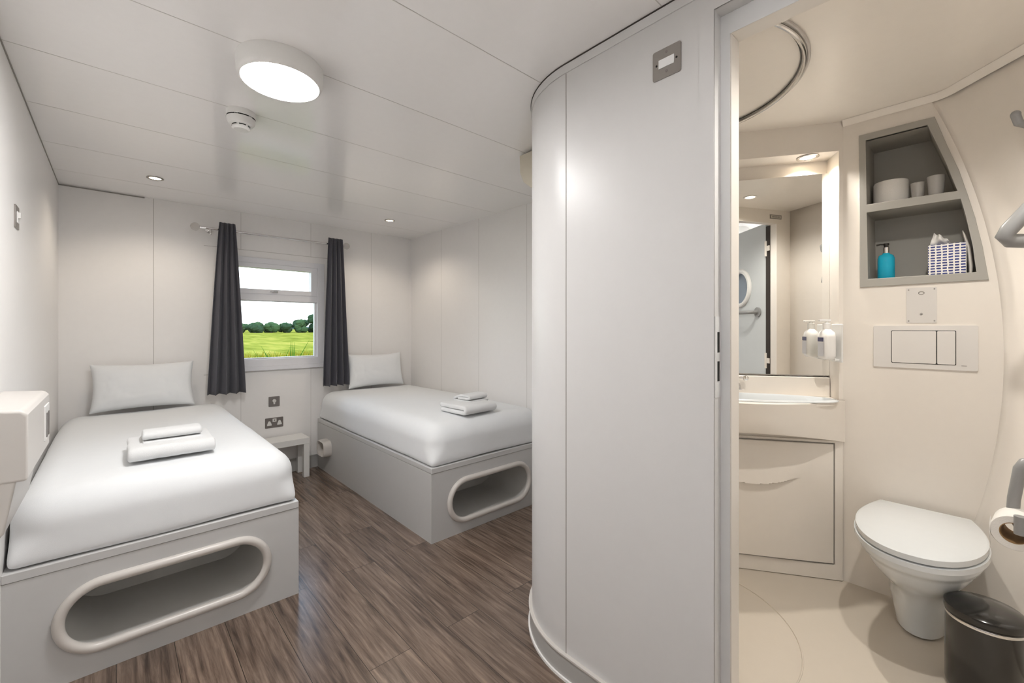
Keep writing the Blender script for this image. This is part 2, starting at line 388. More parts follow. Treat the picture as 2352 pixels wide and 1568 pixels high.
# vanity wall with niche
NX0, NX1, NZ1, ND = -.825, -.016, 2.032, .116
c = MB().plate([[(-VL, PZ0), (-VL, PZ1), (0, PZ1), (0, PZ0)], [(NX0, .86), (NX0, NZ1), (NX1, NZ1), (NX1, .86)]], lambda u, v, t: vw(u, t, v), 0, .012)
c.plate([[(NX0-.012, .85), (NX0-.012, NZ1+.012), (NX1+.012, NZ1+.012), (NX1+.012, .85)], [(NX0, .86), (NX0, NZ1), (NX1, NZ1), (NX1, .86)]], lambda u, v, t: vw(u, t, v), .012, ND)
c.plate([[(NX0-.012, .85), (NX0-.012, NZ1+.012), (NX1+.012, NZ1+.012), (NX1+.012, .85)]], lambda u, v, t: vw(u, t, v), ND, ND+.012)
struct(c.build('wall_bathroom_vanity', POD, smooth=0))

# ---------------------------------------------------------------- window
wn = thing('window_1', ((WX0+WX1)/2, YB, WZ0), None, None); wn['kind'] = 'structure'
ox, oy, oz = wn.location
def wl(x, z): return (x-ox, z-oz)
def wframe(outer, inner, y0, y1, name, m, parent=wn, bev=.002):
    (a0, b0, a1, b1), (c0, d0, c1, d1) = outer, inner
    c = MB().plate([[wl(a0, b0), wl(a1, b0), wl(a1, b1), wl(a0, b1)], [wl(c0, d0), wl(c1, d0), wl(c1, d1), wl(c0, d1)]], lambda u, v, t: (u, t, v), y0, y1)
    return c.build(name, m, parent, bevel=bev, smooth=0)
wframe((WX0, WZ0, WX1, WZ1), (.655, .995, 1.345, 1.797), -.012, .075, 'window_frame', UPVC)
MB().box((.655-ox, .0, 1.487-oz), (1.345-ox, .07, 1.545-oz)).build('transom', UPVC, wn, bevel=.002)
wframe((.66, 1.543, 1.345, 1.797), (.70, 1.583, 1.292, 1.760), -.006, .06, 'top_sash', UPVC)
wframe((.655, .993, 1.345, 1.49), (.668, 1.005, 1.332, 1.483), .03, .065, 'glazing_bead', UPVC)
MB().box((.70-ox, .04, 1.583-oz), (1.292-ox, .045, 1.76-oz)).build('pane', PANE, wn, smooth=0)
MB().box((.668-ox, .045, 1.005-oz), (1.332-ox, .050, 1.483-oz)).build('pane', PANE, wn, smooth=0)
h_ = MB().box((.985-ox, -.018, 1.556-oz), (1.02-ox, -.006, 1.574-oz)).box((.955-ox, -.028, 1.558-oz), (1.01-ox, -.018, 1.568-oz)).build('window_handle', CHROME, wn, bevel=.003)
MB().box((WX0-.01-ox, -.022, -.035), (WX1+.01-ox, .02, .0)).build('window_sill', UPVC, wn, bevel=.003)

# ---------------------------------------------------------------- beds
def soft_box(x0, x1, y0, y1, z0, z1, r, seed, nx=46, ny=90, nz=14, crown=.02, wr=.004, rb=.03):
    """rounded mattress with made-up cover: flat grid box snapped to rounded box"""
    cx, cy, cz = (x0+x1)/2, (y0+y1)/2, (z0+z1)/2; hx, hy, hz = (x1-x0)/2, (y1-y0)/2, (z1-z0)/2
    def snap(p):
        x, y, z = p
        k_ = max(0, min(1, (z/hz+1)/1.0)); rr = r*(.2+.8*k_*k_*(3-2*k_))
        ix, iy, iz = hx-rr, hy-rr, hz-min(rr, hz*.98)
        q = Vector((max(-ix, min(ix, x)), max(-iy, min(iy, y)), max(-iz, min(iz, z))))
        d = Vector(p)-q
        if d.length > 1e-9: d = d.normalized()*rr; d.z = d.z * min(1, hz/rr) if rr > hz else d.z
        o = q+d
        u, v = o.x/hx, o.y/hy
        if z > 0: o.z += crown*(1-u**4)*(1-v**4)
        s_ = noise.noise(Vector((o.x*3+seed, o.y*2.2, o.z*4)))*wr*1.6 + noise.noise(Vector((o.x*9+seed, o.y*7, o.z*10)))*wr*.35
        nrm = d.normalized() if d.length > 1e-9 else Vector((0, 0, 1))
        o += nrm*s_
        return (cx+o.x, cy+o.y, cz+o.z)
    mb = MB()
    def lin(a, b, k): return a+(b-a)*k
    mb.grid(nx, ny, lambda i, j: snap((lin(-hx, hx, i), lin(-hy, hy, j), hz)))
    mb.grid(nx, ny, lambda i, j: snap((lin(-hx, hx, i), lin(-hy, hy, j), -hz)))
    for s_ in (-1, 1):
        mb.grid(nx, nz, lambda i, j: snap((lin(-hx, hx, i), s_*hy, lin(-hz, hz, j))))
        mb.grid(ny, nz, lambda i, j: snap((s_*hx, lin(-hy, hy, i), lin(-hz, hz, j))))
    return mb
def bed(x0, x1, yf, label, ovc, ovhw, ovhh, ovz, seed, side_port=False):
    zb = .437; t = thing('single_bed', ((x0+x1)/2, (yf+YB)/2, 0), label, 'bed', 'single beds')
    bx, by = t.location.x, t.location.y
    X0, X1, Y0, Y1 = x0-bx, x1-bx, yf-by, YB-.016-by
    hole = oval(ovc-bx, ovz, ovhw, ovhh, 48)
    TH = .018
    c = MB().plate([[(X0, 0), (X1, 0), (X1, zb-.032), (X0, zb-.032)], hole], lambda u, v, q: (u, Y0+q, v), 0, TH)
    c.box((X0, Y0+TH, 0), (X0+TH, Y1, zb-.032)).box((X1-TH, Y0+TH, 0), (X1, Y1, zb-.032))
    c.box((X0+TH, Y0+TH, zb-.05), (X1-TH, Y1, zb-.032))
    c.build('base', BASE, t, smooth=0)
    MB().box((X0, Y0-.003, zb-.031), (X1, Y1, zb)).build('top_rail', BASE, t, bevel=.003)
    # liner tunnel behind the opening
    D = .40; m = len(hole)
    vs = [(a, Y0+TH*.5, b) for a, b in hole] + [(a, Y0+D, b) for a, b in hole]
    MB().add(vs, [(i, (i+1) % m, m+(i+1) % m, m+i) for i in range(m)] + [tuple(range(m, 2*m))]).build('storage_liner', LINER, t)
    rim = oval(ovc-bx, ovz, ovhw+.002, ovhh+.002, 64)
    MB().tube([(a, Y0-.004, b) for a, b in rim], .017, 14, closed=True).build('storage_rim', RIM, t)
    mm = soft_box(X0+.006, X1-.004, Y0+.004, Y1-.002, zb+.002, .672, .105, seed)
    mm.build('mattress', LINEN, t, smooth=80, sub=1)
    return t
bed(XL, .635, 2.18, 'low white single bed nearest the camera, by the left wall', .176, .324, .117, .2105, 3.1)
b2 = bed(1.345, XR-.002, 2.15, 'low white single bed in the far right corner, partly hidden by the partition', 1.806, .334, .122, .199, 8.7)
# side port of bed two
bx, by = b2.location.x, b2.location.y
lp = rrect(3.72-by, .158, 3.90-by, .293, .045, 6); m = len(lp)
vs = []
for x, s_ in ((0, 1.0), (-.004, 1.0), (-.062, .96), (-.066, .9), (-.060, .80), (-.005, .78)):
    cy_, cz_ = 3.81-by, .2255
    vs += [(1.345-bx+x, cy_+(a-cy_)*s_, cz_+(b-cz_)*s_) for a, b in lp]
fs = [(k*m+i, k*m+(i+1) % m, (k+1)*m+(i+1) % m, (k+1)*m+i) for k in range(5) for i in range(m)] + [tuple(range(5*m, 6*m))]
MB().add(vs, fs).build('side_port', RIM, b2)

def pillow_mesh(wd, ht, th, seed):
    def f(sgn):
        def g(u, v):
            a, b = u*2-1, v*2-1
            e = (1-abs(a)**2.6)*(1-abs(b)**2.6)
            zz = th/2*max(0, e)**.42
            # pinched sides, sharp corners
            x = a*wd/2*(1-.065*(1-abs(b)**2)); y = b*ht/2*(1-.10*(1-abs(a)**2))
            w_ = noise.noise(Vector((a*3+seed, b*2.2, sgn)))*.004*max(0, e)**.3 + noise.noise(Vector((a*9*abs(a)+seed, b*5, sgn*2)))*.003
            if abs(a) > .999 or abs(b) > .999: w_ = 0
            return (x, sgn*(zz) + w_*(1 if sgn else 0), y)
        return g
    mb = MB(); mb.grid(40, 28, f(1)); mb.grid(40, 28, f(-1)); return mb
for (x, label, sd) in ((.148, 'white pillow leaning on the back wall on the left bed', 1.3), (1.848, 'white pillow leaning on the back wall on the right bed', 5.2)):
    o = pillow_mesh(.57, .335, .15, sd).build('pillow', LINEN, None, smooth=75, sub=1)
    o.location = (x, 3.955, .853); o.rotation_euler = (R(-13), 0, 0)
    tag(o, label, 'pillow', 'bed pillows')

# folded towels
def towel_mesh(w_, prof, th, seed, bulge=.004):
    """prof: centreline of the folded cloth in (y,z); th: cloth thickness; extruded along x with softened ends"""
    P = [Vector((a, b)) for a, b in prof]; m = len(P)
    # resample
    Q = [P[0]]
    for a, b in zip(P, P[1:]):
        k = max(1, int((b-a).length/.006))
        Q += [a+(b-a)*i/k for i in range(1, k+1)]
    for _ in range(6): Q = [Q[0]] + [(Q[i-1]+Q[i]*2+Q[i+1])/4 for i in range(1, len(Q)-1)] + [Q[-1]]
    L, Rr = [], []
    for i, p in enumerate(Q):
        t = (Q[min(i+1, len(Q)-1)]-Q[max(i-1, 0)]).normalized(); nn = Vector((-t.y, t.x))
        L.append(p+nn*th/2); Rr.append(p-nn*th/2)
    cap = [Q[-1] + (Q[-1]-Q[-2]).normalized()*th*.35]; cap0 = [Q[0] + (Q[0]-Q[1]).normalized()*th*.35]
    loop = L + cap + Rr[::-1] + cap0
    n_ = len(loop); xs = [-.5, -.497, -.487, -.47] + [-.44+.88*k/20 for k in range(21)] + [.47, .487, .497, .5]
    cyv = sum(p.x for p in loop)/n_; vs = []
    for x in xs:
        e = max(0, (abs(x)-.47)/.03); 
        for i, p in enumerate(loop):
            base = Q[i] if i < len(Q) else (Q[-1] if i == len(Q) else (Q[len(Q)-1-(i-len(Q)-1)] if i < 2*len(Q)+1 else Q[0]))
            q = base + (p-base)*math.sqrt(max(.02, 1-e*e))
            nz_ = noise.noise(Vector((x*6+seed, q.x*14, q.y*18)))*bulge
            vs.append((x*w_ + nz_*.8, q.x+nz_*.6, q.y + abs(nz_)*.5))
    k_ = len(xs)
    fs = [(a*n_+i, a*n_+(i+1) % n_, (a+1)*n_+(i+1) % n_, (a+1)*n_+i) for a in range(k_-1) for i in range(n_)]
    mb = MB().add(vs, fs)
    # end caps as strips between L and R
    for a in (0, k_-1):
        o_ = a*n_; nQ = len(Q)
        mb.f += [(o_+i, o_+i+1, o_+2*nQ-(i+1), o_+2*nQ-i) for i in range(nQ-1)]; mb.m += [0]*(nQ-1)
    return mb
def bath_towel(x, y, z, rz, w_, label):
    d = .125; t = .028
    prof = [(-d+.03, t*.5), (d, t*.5), (d+.012, t*1.1), (d, t*1.62), (-d, t*1.62), (-d-.014, t*1.0), (-d-.014, t*1.0)]
    prof = [(d-.01, t*.5), (-d, t*.5), (-d-.013, t*1.05), (-d, t*1.6), (d, t*1.6)]
    o = towel_mesh(w_, prof, t, x*3, .004).build('bath_towel', TERRY, None, smooth=80)
    o.location = (x, y, z); o.rotation_euler = (0, 0, rz); tag(o, label, 'towel', 'folded bath towels'); return o
def hand_towel(x, y, z, rz, w_, label, d=.082):
    t = .0175
    prof = [(-d, t*.5), (d*.9, t*.5), (d*1.08, t*1.0), (d*.9, t*1.62), (.2*d, t*2.75), (-d*.7, t*2.75), (-d*.98, t*2.2), (-d*.75, t*1.62), (0, t*1.62), (d*.5, t*1.62)]
    o = towel_mesh(w_, prof, t, x*5+2, .004).build('hand_towel', TERRY, None, smooth=80)
    o.location = (x, y, z); o.rotation_euler = (0, 0, rz); tag(o, label, 'towel', 'folded hand towels'); return o
ZT = .692
bath_towel(.185, 2.50, ZT+.003, 0, .30, 'thick white bath towel folded flat on the left bed, under the hand towel')
hand_towel(.19, 2.53, ZT+.050, 0, .21, 'small folded white hand towel lying on the bath towel on the left bed')
bath_towel(1.765, 2.36, ZT+.001, R(4), .28, 'thick white bath towel folded flat on the right bed, under the hand towel')
hand_towel(1.845, 2.43, ZT+.048, R(8), .18, 'small folded white hand towel lying on the bath towel on the right bed')

# ---------------------------------------------------------------- side table
t = thing('side_table', (.965, 3.94, 0), 'small white bedside table with square legs between the two beds', 'table')
MB().box((-.24, -.105, .281), (.24, .108, .331)).build('tabletop', WPLA, t, bevel=.002)
for sx in (-1, 1):
    for sy in (-1, 1):
        a, b = sx*.2165, sy*.0825+.0015
        MB().box((a-.0225, b-.0225, 0), (a+.0225, b+.0225, .281)).build('leg', WPLA, t, bevel=.002)

# ---------------------------------------------------------------- curtains and rod
t = thing('curtain_rod', (1.0, 3.985, 2.018), 'thin chrome curtain rod with glass ball ends above the window', 'curtain rod')
MB().cyl((-.52, 0, 0), (.535, 0, 0), .009, 18).build('rod', CHROME, t)
for s_ in (-1, 1):
    x = .545*s_ + (.01 if s_ > 0 else 0)
    f_ = MB().sphere((x+.02*s_, 0, 0), .03, 24, 14).build('finial', CRYST, t)
    MB().cyl((x-.045*s_, 0, 0), (x-.005*s_, 0, 0), .013, 18, .010).build('finial_cap', CHROME, f_)
for x in (-.47, .475):
    MB().cyl((x, .095, -.0), (x, 0, -.0), .006, 12).cyl((x, .095, -.0), (x, .086, -.0), .022, 20).cyl((x, 0, -.0), (x, .0, -.042), .007, 12).sphere((x, 0, -.042), .009, 12, 8).build('bracket', CHROME, t)
def curtain(name, xt0, xt1, xb0, xb1, ztop, zbot, folds, seed, label, y0=3.962):
    def f(u, v):
        z = ztop + (zbot-ztop)*v
        k = v**.85
        a = xt0+(xb0-xt0)*k; b = xt1+(xb1-xt1)*k
        amp = (.012+.028*v)
        ph = u*folds*2*PI + .6*noise.noise(Vector((u*4, v*1.5, seed)))*v
        s_ = math.sin(ph); s_ = math.copysign(abs(s_)**.75, s_)
        x = a + (b-a)*u + .006*math.sin(2*ph)*(.4+v)
        y = y0 + amp*s_ + .010*v*noise.noise(Vector((u*3+seed, v*2, 0)))
        return (x, y-.02*v, z + (.004*math.sin(ph) if v > .99 else 0) + (.004*s_ if v < .01 else 0))
    o = MB().grid(150, 44, f).build(name, CURT, None, smooth=80, fix=False)
    sm = o.modifiers.new('s', 'SOLIDIFY'); sm.thickness = .003; sm.offset = 0
    tag(o, label, 'curtain', 'window curtains'); return o
curtain('curtain', .585, .685, .505, .745, 2.072, .748, 3.6, 1.0, 'dark grey curtain drawn back at the left side of the window')
curtain('curtain', 1.405, 1.527, 1.352, 1.566, 2.070, .738, 3.6, 4.0, 'dark grey curtain drawn back at the right side of the window')

# ---------------------------------------------------------------- plates on the walls
def plate_mesh(w_, h, t_=.004, r=.006):
    return MB().plate([rrect(-w_/2, -h/2, w_/2, h/2, r, 4)], lambda u, v, q: (u, q, v), -t_, 0)
# single sensor/tv outlet plate
t = thing('wall_outlet', (.9925, YB, .6285), 'square steel wall plate with round socket, above the double socket between the beds', 'outlet')
plate_mesh(.086, .086).build('plate', BRUSH2, t, bevel=.001)
MB().cyl((0, -.004, .006), (0, -.012, .006), .014, 20).cyl((0, -.012, .006), (0, -.018, .006), .009, 16).box((-.006, -.006, -.022), (.006, -.004, -.006)).build('socket', WPLA, t)
t = thing('wall_socket', (.993, YB, .448), 'wide steel double socket plate low on the wall above the side table', 'socket')
plate_mesh(.140, .086).build('plate', BRUSH2, t, bevel=.001)
for x in (-.038, .040):
    MB().plate([[(x-.017, -.022), (x+.017, -.022), (x+.017, -.010), (x+.006, .016), (x-.006, .016), (x-.017, -.010)]], lambda u, v, q: (u, q, v), -.0055, -.003).build('socket', WPLA, t)
MB().box((-.014, -.008, .008), (.016, -.003, .034)).build('switch', WPLA, t, bevel=.001)
MB().box((-.004, -.0086, .016), (.006, -.0075, .028)).build('switch_mark', BRUSH2, t, smooth=0)
# left wall switch
t = thing('light_switch', (XL, 2.47, 1.674), 'steel light switch plate high on the left wall', 'switch', rz=R(90))
plate_mesh(.086, .086).build('plate', BRUSH, t, bevel=.001)
MB().box((-.014, -.007, -.022), (.014, -.003, .022)).box((-.009, -.0135, -.004), (.007, -.006, .018)).build('rocker', WPLA, t, bevel=.0015)
# isolator plate on the partition
t = thing('light_switch', (XP, .6165, 2.031), 'square steel switch plate with white insert high on the partition by the bathroom door', 'switch', rz=R(-90))
plate_mesh(.087, .087).build('plate', BRUSH, t, bevel=.001)
MB().box((-.024, -.006, -.013), (.024, -.003, .013)).build('rocker', mat('switch_white', (.85, .85, .85), .3), t, bevel=.001)
for x in (-.031, .031): MB().cyl((x, -.0038, 0), (x, -.005, 0), .003, 10).build('screw', BLACK, t)
for z in (-.026, .030): MB().cyl((0.0, -.0038, z), (0, -.0045, z), .004, 12).build('screw', BRUSH2, t)
# wall heater at the left edge
t = thing('wall_heater', (XL, 1.95, .70), 'white wall heater box with control slots at the left edge, above the near bed', 'heater')
def prism_x(pts, y0, y1):  # pts (x,z)
    return MB().plate([pts], lambda u, v, q: (u, q, v), y0, y1)
prism_x([(0, .15), (.108, .15), (.108, .325), (.098, .338), (0, .345)], -.25, .245).build('casing', WHITE_D, t, bevel=.008, seg=3)
prism_x([(0, .0), (.050, .0), (.066, .02), (.088, .155), (0, .155)], -.245, .20).build('lower_casing', WHITE_D, t, bevel=.006, seg=3)
MB().box((.105, .10, .185), (.111, .215, .30)).build('control_panel', WPLA, t, bevel=.003)
for y in (.125, .175): MB().box((.110, y, .195), (.113, y+.018, .275)).build('control_slot', BRUSH2, t, bevel=.001)

# ---------------------------------------------------------------- ceiling fittings
def bulkhead(x, y, label, es):
    LAMP = emis('lamp_diffuser', (1, .99, .975), es*KW)
    t = thing('ceiling_light', (x, y, H), label, 'ceiling light', 'round bulkhead lights')
    MB().lathe([(0, 0), (.138, 0), (.140, -.008), (.138, -.050), (.133, -.062), (.126, -.067), (.122, -.064), (.122, -.03), (0, -.03)], 56).build('housing', WPLA, t)
    MB().lathe([(.1217, -.045), (.1217, -.060), (.115, -.067), (.08, -.070), (0, -.071)], 56).build('diffuser', LAMP, t)
    return t
bulkhead(.436, 1.70, 'large round white ceiling light, lit, above the floor between the beds and the door', 130)
bulkhead(.42, .28, 'large round white fill light added out of view above the camera by the bathroom door', 11)  # weak fill light added overhead, outside the frame
bulkhead(.50, -.75, 'large round white ceiling light added unseen in the hall behind the camera to fill the room', 135)  # added source out of view, brightens the bedroom from behind
SPOTM = emis('downlight_glow', (1, .80, .55), 14*KW)
def downlight(x, y, z, label, grp, rz=0, power=0, col=(1, .82, .6), size=R(110), inv=False, ring=BRUSH):
    t = thing('downlight', (x, y, z), label, 'downlight', grp)
    MB().lathe([(.030, .001), (.042, .001), (.044, -.003), (.038, -.006), (.031, -.004), (.029, .001)], 36).build('trim_ring', ring, t)
    MB().lathe([(0, -.001), (.0295, -.0015)], 30).build('bulb', SPOTM, t)
    if power:
        l = bpy.data.lights.new('spot', 'SPOT'); l.energy = power*KW; l.spot_size = size; l.spot_blend = .6; l.color = col; l.shadow_soft_size = .022
        o = bpy.data.objects.new('spot_lamp', l); COL.objects.link(o); o.parent = t; o.location = (0, 0, -.012)
    return t
downlight(.18, 3.515, H, 'small round ceiling downlight over the left bed pillow', 'bedroom downlights', power=9, col=(1, .88, .72), size=R(140))
downlight(1.765, 3.50, H, 'small round ceiling downlight over the right bed', 'bedroom downlights', power=9, col=(1, .88, .72), size=R(140))
t = thing('smoke_detector', (.402, 2.19, H), 'white smoke detector on the ceiling beyond the round light', 'smoke detector')
MB().lathe([(0, 0), (.056, 0), (.057, -.024), (.055, -.026)], 40).lathe([(.051, -.026), (.052, -.030)], 40).lathe([(.055, -.030), (.054, -.044), (.046, -.056), (.034, -.060)], 40).build('body', WPLA, t)
MB().lathe([(.0345, -.0595), (.033, -.064)], 40).lathe([(.034, -.064), (.035, -.072), (.028, -.078), (0, -.079)], 40).build('sensor_cap', WPLA, t)
def slots(r, z, hgt, name):
    mb = MB()
    for k in range(6):
        a0 = k*60+8
        pts = [(r*math.cos(R(a0+q*44/10)), r*math.sin(R(a0+q*44/10))) for q in range(11)]
        mb.add([(a, b, z) for a, b in pts]+[(a, b, z-hgt) for a, b in pts], [(i, i+1, 12+i, 11+i) for i in range(10)])
    mb.build(name, BLACK, t)
slots(.0553, -.0255, .005, 'vent_slot'); slots(.0352, -.0605, .004, 'vent_slot')
# air unit behind the partition
t = thing('air_conditioner', (1.93, YW, 1.965), 'cream rounded wall unit up by the ceiling behind the partition corner', 'air conditioner')
pr_ = [(.0, .0), (.09, .004), (.19, .03), (.25, .075), (.275, .13), (.28, .225), (0, .225)]
MB().plate([pr_], lambda u, v, q: (q, u, v), -.32, .33).build('casing', CREAM, t, bevel=.006, seg=3)
MB().box((-.26, .10, -.002), (.27, .17, .012)).build('air_outlet', BRUSH2, t, smooth=0)

# ---------------------------------------------------------------- bathroom door leaf, open into the hall
dl = thing('door_1', (XP+.0, DY0-.01, 0), None, None); dl['kind'] = 'structure'
dl.rotation_euler = (0, 0, R(193))
DW = .80
DOORM = mat('door_leaf_paint', (.62, .65, .66), .3)
MB().plate([rrect(.012, .16, DW, DZ+.03, .01, 3), oval(.37, 1.60, .135, .1349, 48)], lambda u, v, q: (u, q, v), 0, .04).build('panel', DOORM, dl, smooth=0)
for q in (-.004, .044):
    pts = [(.37+.15*math.cos(2*PI*k/48), q, 1.60+.15*math.sin(2*PI*k/48)) for k in range(48)]
    MB().tube(pts, .02, 10, closed=True).build('porthole_rim', WPLA, dl)
MB().lathe([(0, 0), (.14, 0)], 48).build('porthole_glass', mat('frosted_porthole', (.25, .30, .36), .4), dl)
_pg = [c_ for c_ in bpy.data.objects if c_.name.startswith('porthole_glass')][0]; _pg.rotation_euler = (R(90), 0, 0); _pg.location = (.37, .02, 1.60)
MB().tube([(.11, .0, 1.385), (.11, -.05, 1.385), (.13, -.065, 1.385), (.62, -.065, 1.385), (.64, -.05, 1.385), (.64, 0, 1.385)], .014, 14).cyl((.11, 0, 1.385), (.11, -.012, 1.385), .04, 28).cyl((.64, 0, 1.385), (.64, -.012, 1.385), .04, 28).build('grab_bar', GREYP, dl)
for z in (1.88, 1.0, .30):
    MB().cyl((-.002, -.008, z-.06), (-.002, -.008, z+.06), .010, 12).box((-.012, -.012, z-.055), (.012, -.002, z+.055)).box((-.045, -.012, z-.02), (.0, -.006, z+.02)).build('hinge', JAMB_M, dl)
struct(MB().box((XP+.0, DY0-.022, .15), (XP+.04, DY0-.0, DZ)).build('trim_8', GAPB, smooth=0))

t = thing('door_label', (XI+.004, DY0+.01, 2.105), 'small bordered label plate above the bathroom door, seen in the mirror', 'label')
MB().box((0, -.055, -.016), (.002, .055, .016)).build('plate', BRUSH, t, smooth=0)
MB().box((.0018, -.047, -.010), (.0028, .047, .010)).build('face', mat('label_face', (.62, .58, .5), .5), t, smooth=0)
m_ = MB()
for k in range(7): m_.box((.0026, -.034+.0105*k, -.005), (.0034, -.027+.0105*k, .005))
m_.build('lettering', SEAM, t, smooth=0)

# ---------------------------------------------------------------- vanity: basin, cabinet, mirror, tap, bottle
VR = math.atan2(-E_.y, -E_.x)      # rotation of local x (right) axis
def vthing(name, x, y, z, label, cat, group=None):
    p = vw(x, y, z); return thing(name, p, label, cat, group, rz=VR)
wb = vthing('washbasin', -.42, 0, .76, 'cream built-in washbasin with bowed front under the bathroom mirror', 'washbasin')
BW = .42
def bow(x, d, p=2): return -.018-(d-.018)*(max(0, 1-abs(x/BW)**p))
nb = 41
xs = [-BW + 2*BW*k/(nb-1) for k in range(nb)]
# apron (front skirt)
vs = []; fs = []
prof = [(.0, .150), (.01, .155), (.09, .172), (.168, .188), (.176, .190), (.179, .184)]
for x in xs:
    for (z, d) in prof:
        zz = .179 - (.179-z)*(1 - .25*(1-(x/BW)**2))
        vs.append((x, bow(x, d), zz))
m = len(prof)
fs = [(i*m+k, (i+1)*m+k, (i+1)*m+k+1, i*m+k+1) for i in range(nb-1) for k in range(m-1)]
# underside
vs += [(x, 0.0, .179*.25*(1-(x/BW)**2)) for x in xs]; o_ = nb*m
fs += [(i*m, o_+i, o_+i+1, (i+1)*m) for i in range(nb-1)]
fs += [tuple(range(m)) + (o_,), tuple(range((nb-1)*m, nb*m))[::-1] + (o_+nb-1,)]
vs += [(-BW, 0, .179), (BW, 0, .179)]; fs += [(m-1, o_, o_+nb), (nb*m-1, o_+nb-1, o_+nb+1)]
MB().add(vs, fs).build('apron', POD, wb, smooth=40)
# countertop with bowl hole
outer = [(x, bow(x, .185)) for x in xs] + [(BW-.014, 0.0), (BW-.014, .089), (-BW+.014, .089), (-BW+.014, 0.0)]
outer = [(x, bow(x, .185)) for x in xs] + [(BW-.018, .0005), (BW-.018, .0885), (-BW+.018, .0885), (-BW+.018, .0005)]
def bowl_pt(a, s_=1.0): return (.37*s_*math.cos(a), -.045 + .105*s_*math.sin(a))
hl = [bowl_pt(2*PI*k/56) for k in range(56)]
MB().plate([outer, hl], lambda u, v, q: (u, v, q), .165, .179).build('counter', POD, wb, smooth=30)
mb = MB(); M_ = 56
vs = []
for (s_, z) in ((1.035, .180), (1.03, .186), (1.0, .189), (.975, .183), (.95, .165), (.86, .10), (.70, .06), (.4, .045), (.05, .042)):
    vs += [(*bowl_pt(2*PI*k/M_, s_), z) for k in range(M_)]
fs = [(r_*M_+k, r_*M_+(k+1) % M_, (r_+1)*M_+(k+1) % M_, (r_+1)*M_+k) for r_ in range(8) for k in range(M_)] + [tuple(range(8*M_, 9*M_))]
mb.add(vs, fs).build('bowl', CERAM, wb, smooth=60)
MB().box((-.403, .078, .179), (.402, .093, .268)).build('backsplash', POD, wb, bevel=.003)
# cabinet below
vc = vthing('vanity_cabinet', -.42, 0, PZ0, 'cream cupboard front with a curved pull ridge under the washbasin', 'cabinet')
MB().plate([[(-BW+.002, .002), (BW-.004, .002), (BW-.004, .612), (-BW+.002, .612)], [(-BW+.06, .068), (BW-.036, .068), (BW-.036, .6), (-BW+.06, .6)]], lambda u, v, q: (u, q, v), -.012, -.001).build('surround', POD, vc, bevel=.003)
def door_f(u, v):
    x = -BW+.066 + (2*BW-.108)*u; z = .076 + .52*v
    return x, z
dm = MB()
def df(u, v):
    x, z = door_f(u, v)
    y = -.014 - .010*(1-(2*u-1)**2)
    # curved pull: a step that swells above a smile shaped line
    xx = (x-.05)/.19; line = .405 + .035*xx*xx
    if abs(xx) < 1 and z > line: y -= .024*(1-abs(xx)**2.5)*max(0, 1-(z-line)/.17)
    return (x, y, z)
dm.grid(60, 160, df)
dm.box((-BW+.066, -.010, .076), (BW-.042, -.004, .596))
dd = dm.build('door', POD, vc, smooth=50)
dg = MB().plate([[(-BW+.058, .066), (BW-.034, .066), (BW-.034, .6), (-BW+.058, .6)], [(-BW+.0665, .0765), (BW-.0425, .0765), (BW-.0425, .599), (-BW+.0665, .599)]], lambda u, v, q: (u, q, v), -.006, -.003).build('door_gap', SEAM, vc, smooth=0)
# mirror
mi = vthing('wall_mirror', -.42, .101, 1.037, 'tall frameless mirror in the lit niche above the washbasin', 'mirror')
loop = [(-.40, 0), (.3995, 0), (.3995, .928)] + [(.3995-.799*k/20, .928) for k in range(1, 14)]
loop = [(-.40, .0), (.4035, .0), (.4035, .928), (.0, .928), (-.1, .92), (-.25, .90), (-.40, .86)]
mi.rotation_euler.z -= R(1.3)
MB().plate([loop], lambda u, v, q: (u, q, v), -.004, -.0005).build('glass', MIRR, mi, smooth=0)
MB().box((-.40, -.006, -.004), (.392, -.0005, -.0005)).build('bottom_clip', SEAM, mi, smooth=0)
# tap
tp = vthing('basin_tap', -.42, .055, .939, 'small chrome basin tap with ball-ended lever under the mirror', 'tap')
MB().cyl((0, 0, 0), (0, 0, .06), .018, 22).sphere((0, 0, .06), .018, 18, 10).tube([(0, 0, .045), (0, -.05, .06), (0, -.085, .05), (0, -.09, .035)], .009, 12).build('spout', CHROME, tp)
MB().tube([(0, 0, .070), (.02, -.005, .078), (.044, -.01, .079)], .0055, 10).sphere((.046, -.01, .079), .0135, 16, 10).build('lever', CHROME, tp)
# soap bottle in a holder on the niche side
sb = vthing('soap_dispenser', -.062, .002, 1.117, 'white pump soap bottle with dark blue label on a holder beside the mirror', 'soap dispenser')
def sq_loft(rows_, n_=28, p=3.2):
    vs = []; fs = []
    for (z, a, b, cx_, cy_) in rows_:
        for k in range(n_):
            t_ = 2*PI*k/n_; c_, s_ = math.cos(t_), math.sin(t_)
            vs.append((cx_+a*math.copysign(abs(c_)**(2/p), c_), cy_+b*math.copysign(abs(s_)**(2/p), s_), z))
    for r_ in range(len(rows_)-1): fs += [(r_*n_+k, r_*n_+(k+1) % n_, (r_+1)*n_+(k+1) % n_, (r_+1)*n_+k) for k in range(n_)]
    fs += [tuple(range(n_))[::-1], tuple(range((len(rows_)-1)*n_, len(rows_)*n_))]
    return MB().add(vs, fs)
BOT = mat('white_bottle', (.83, .81, .79), .25)
sq_loft([(0, .018, .036, 0, 0), (.006, .024, .043, 0, 0), (.02, .026, .045, 0, 0), (.10, .026, .045, 0, 0), (.118, .023, .040, 0, 0), (.13, .014, .020, 0, 0), (.135, .011, .012, 0, 0)]).build('bottle', BOT, sb, smooth=50)
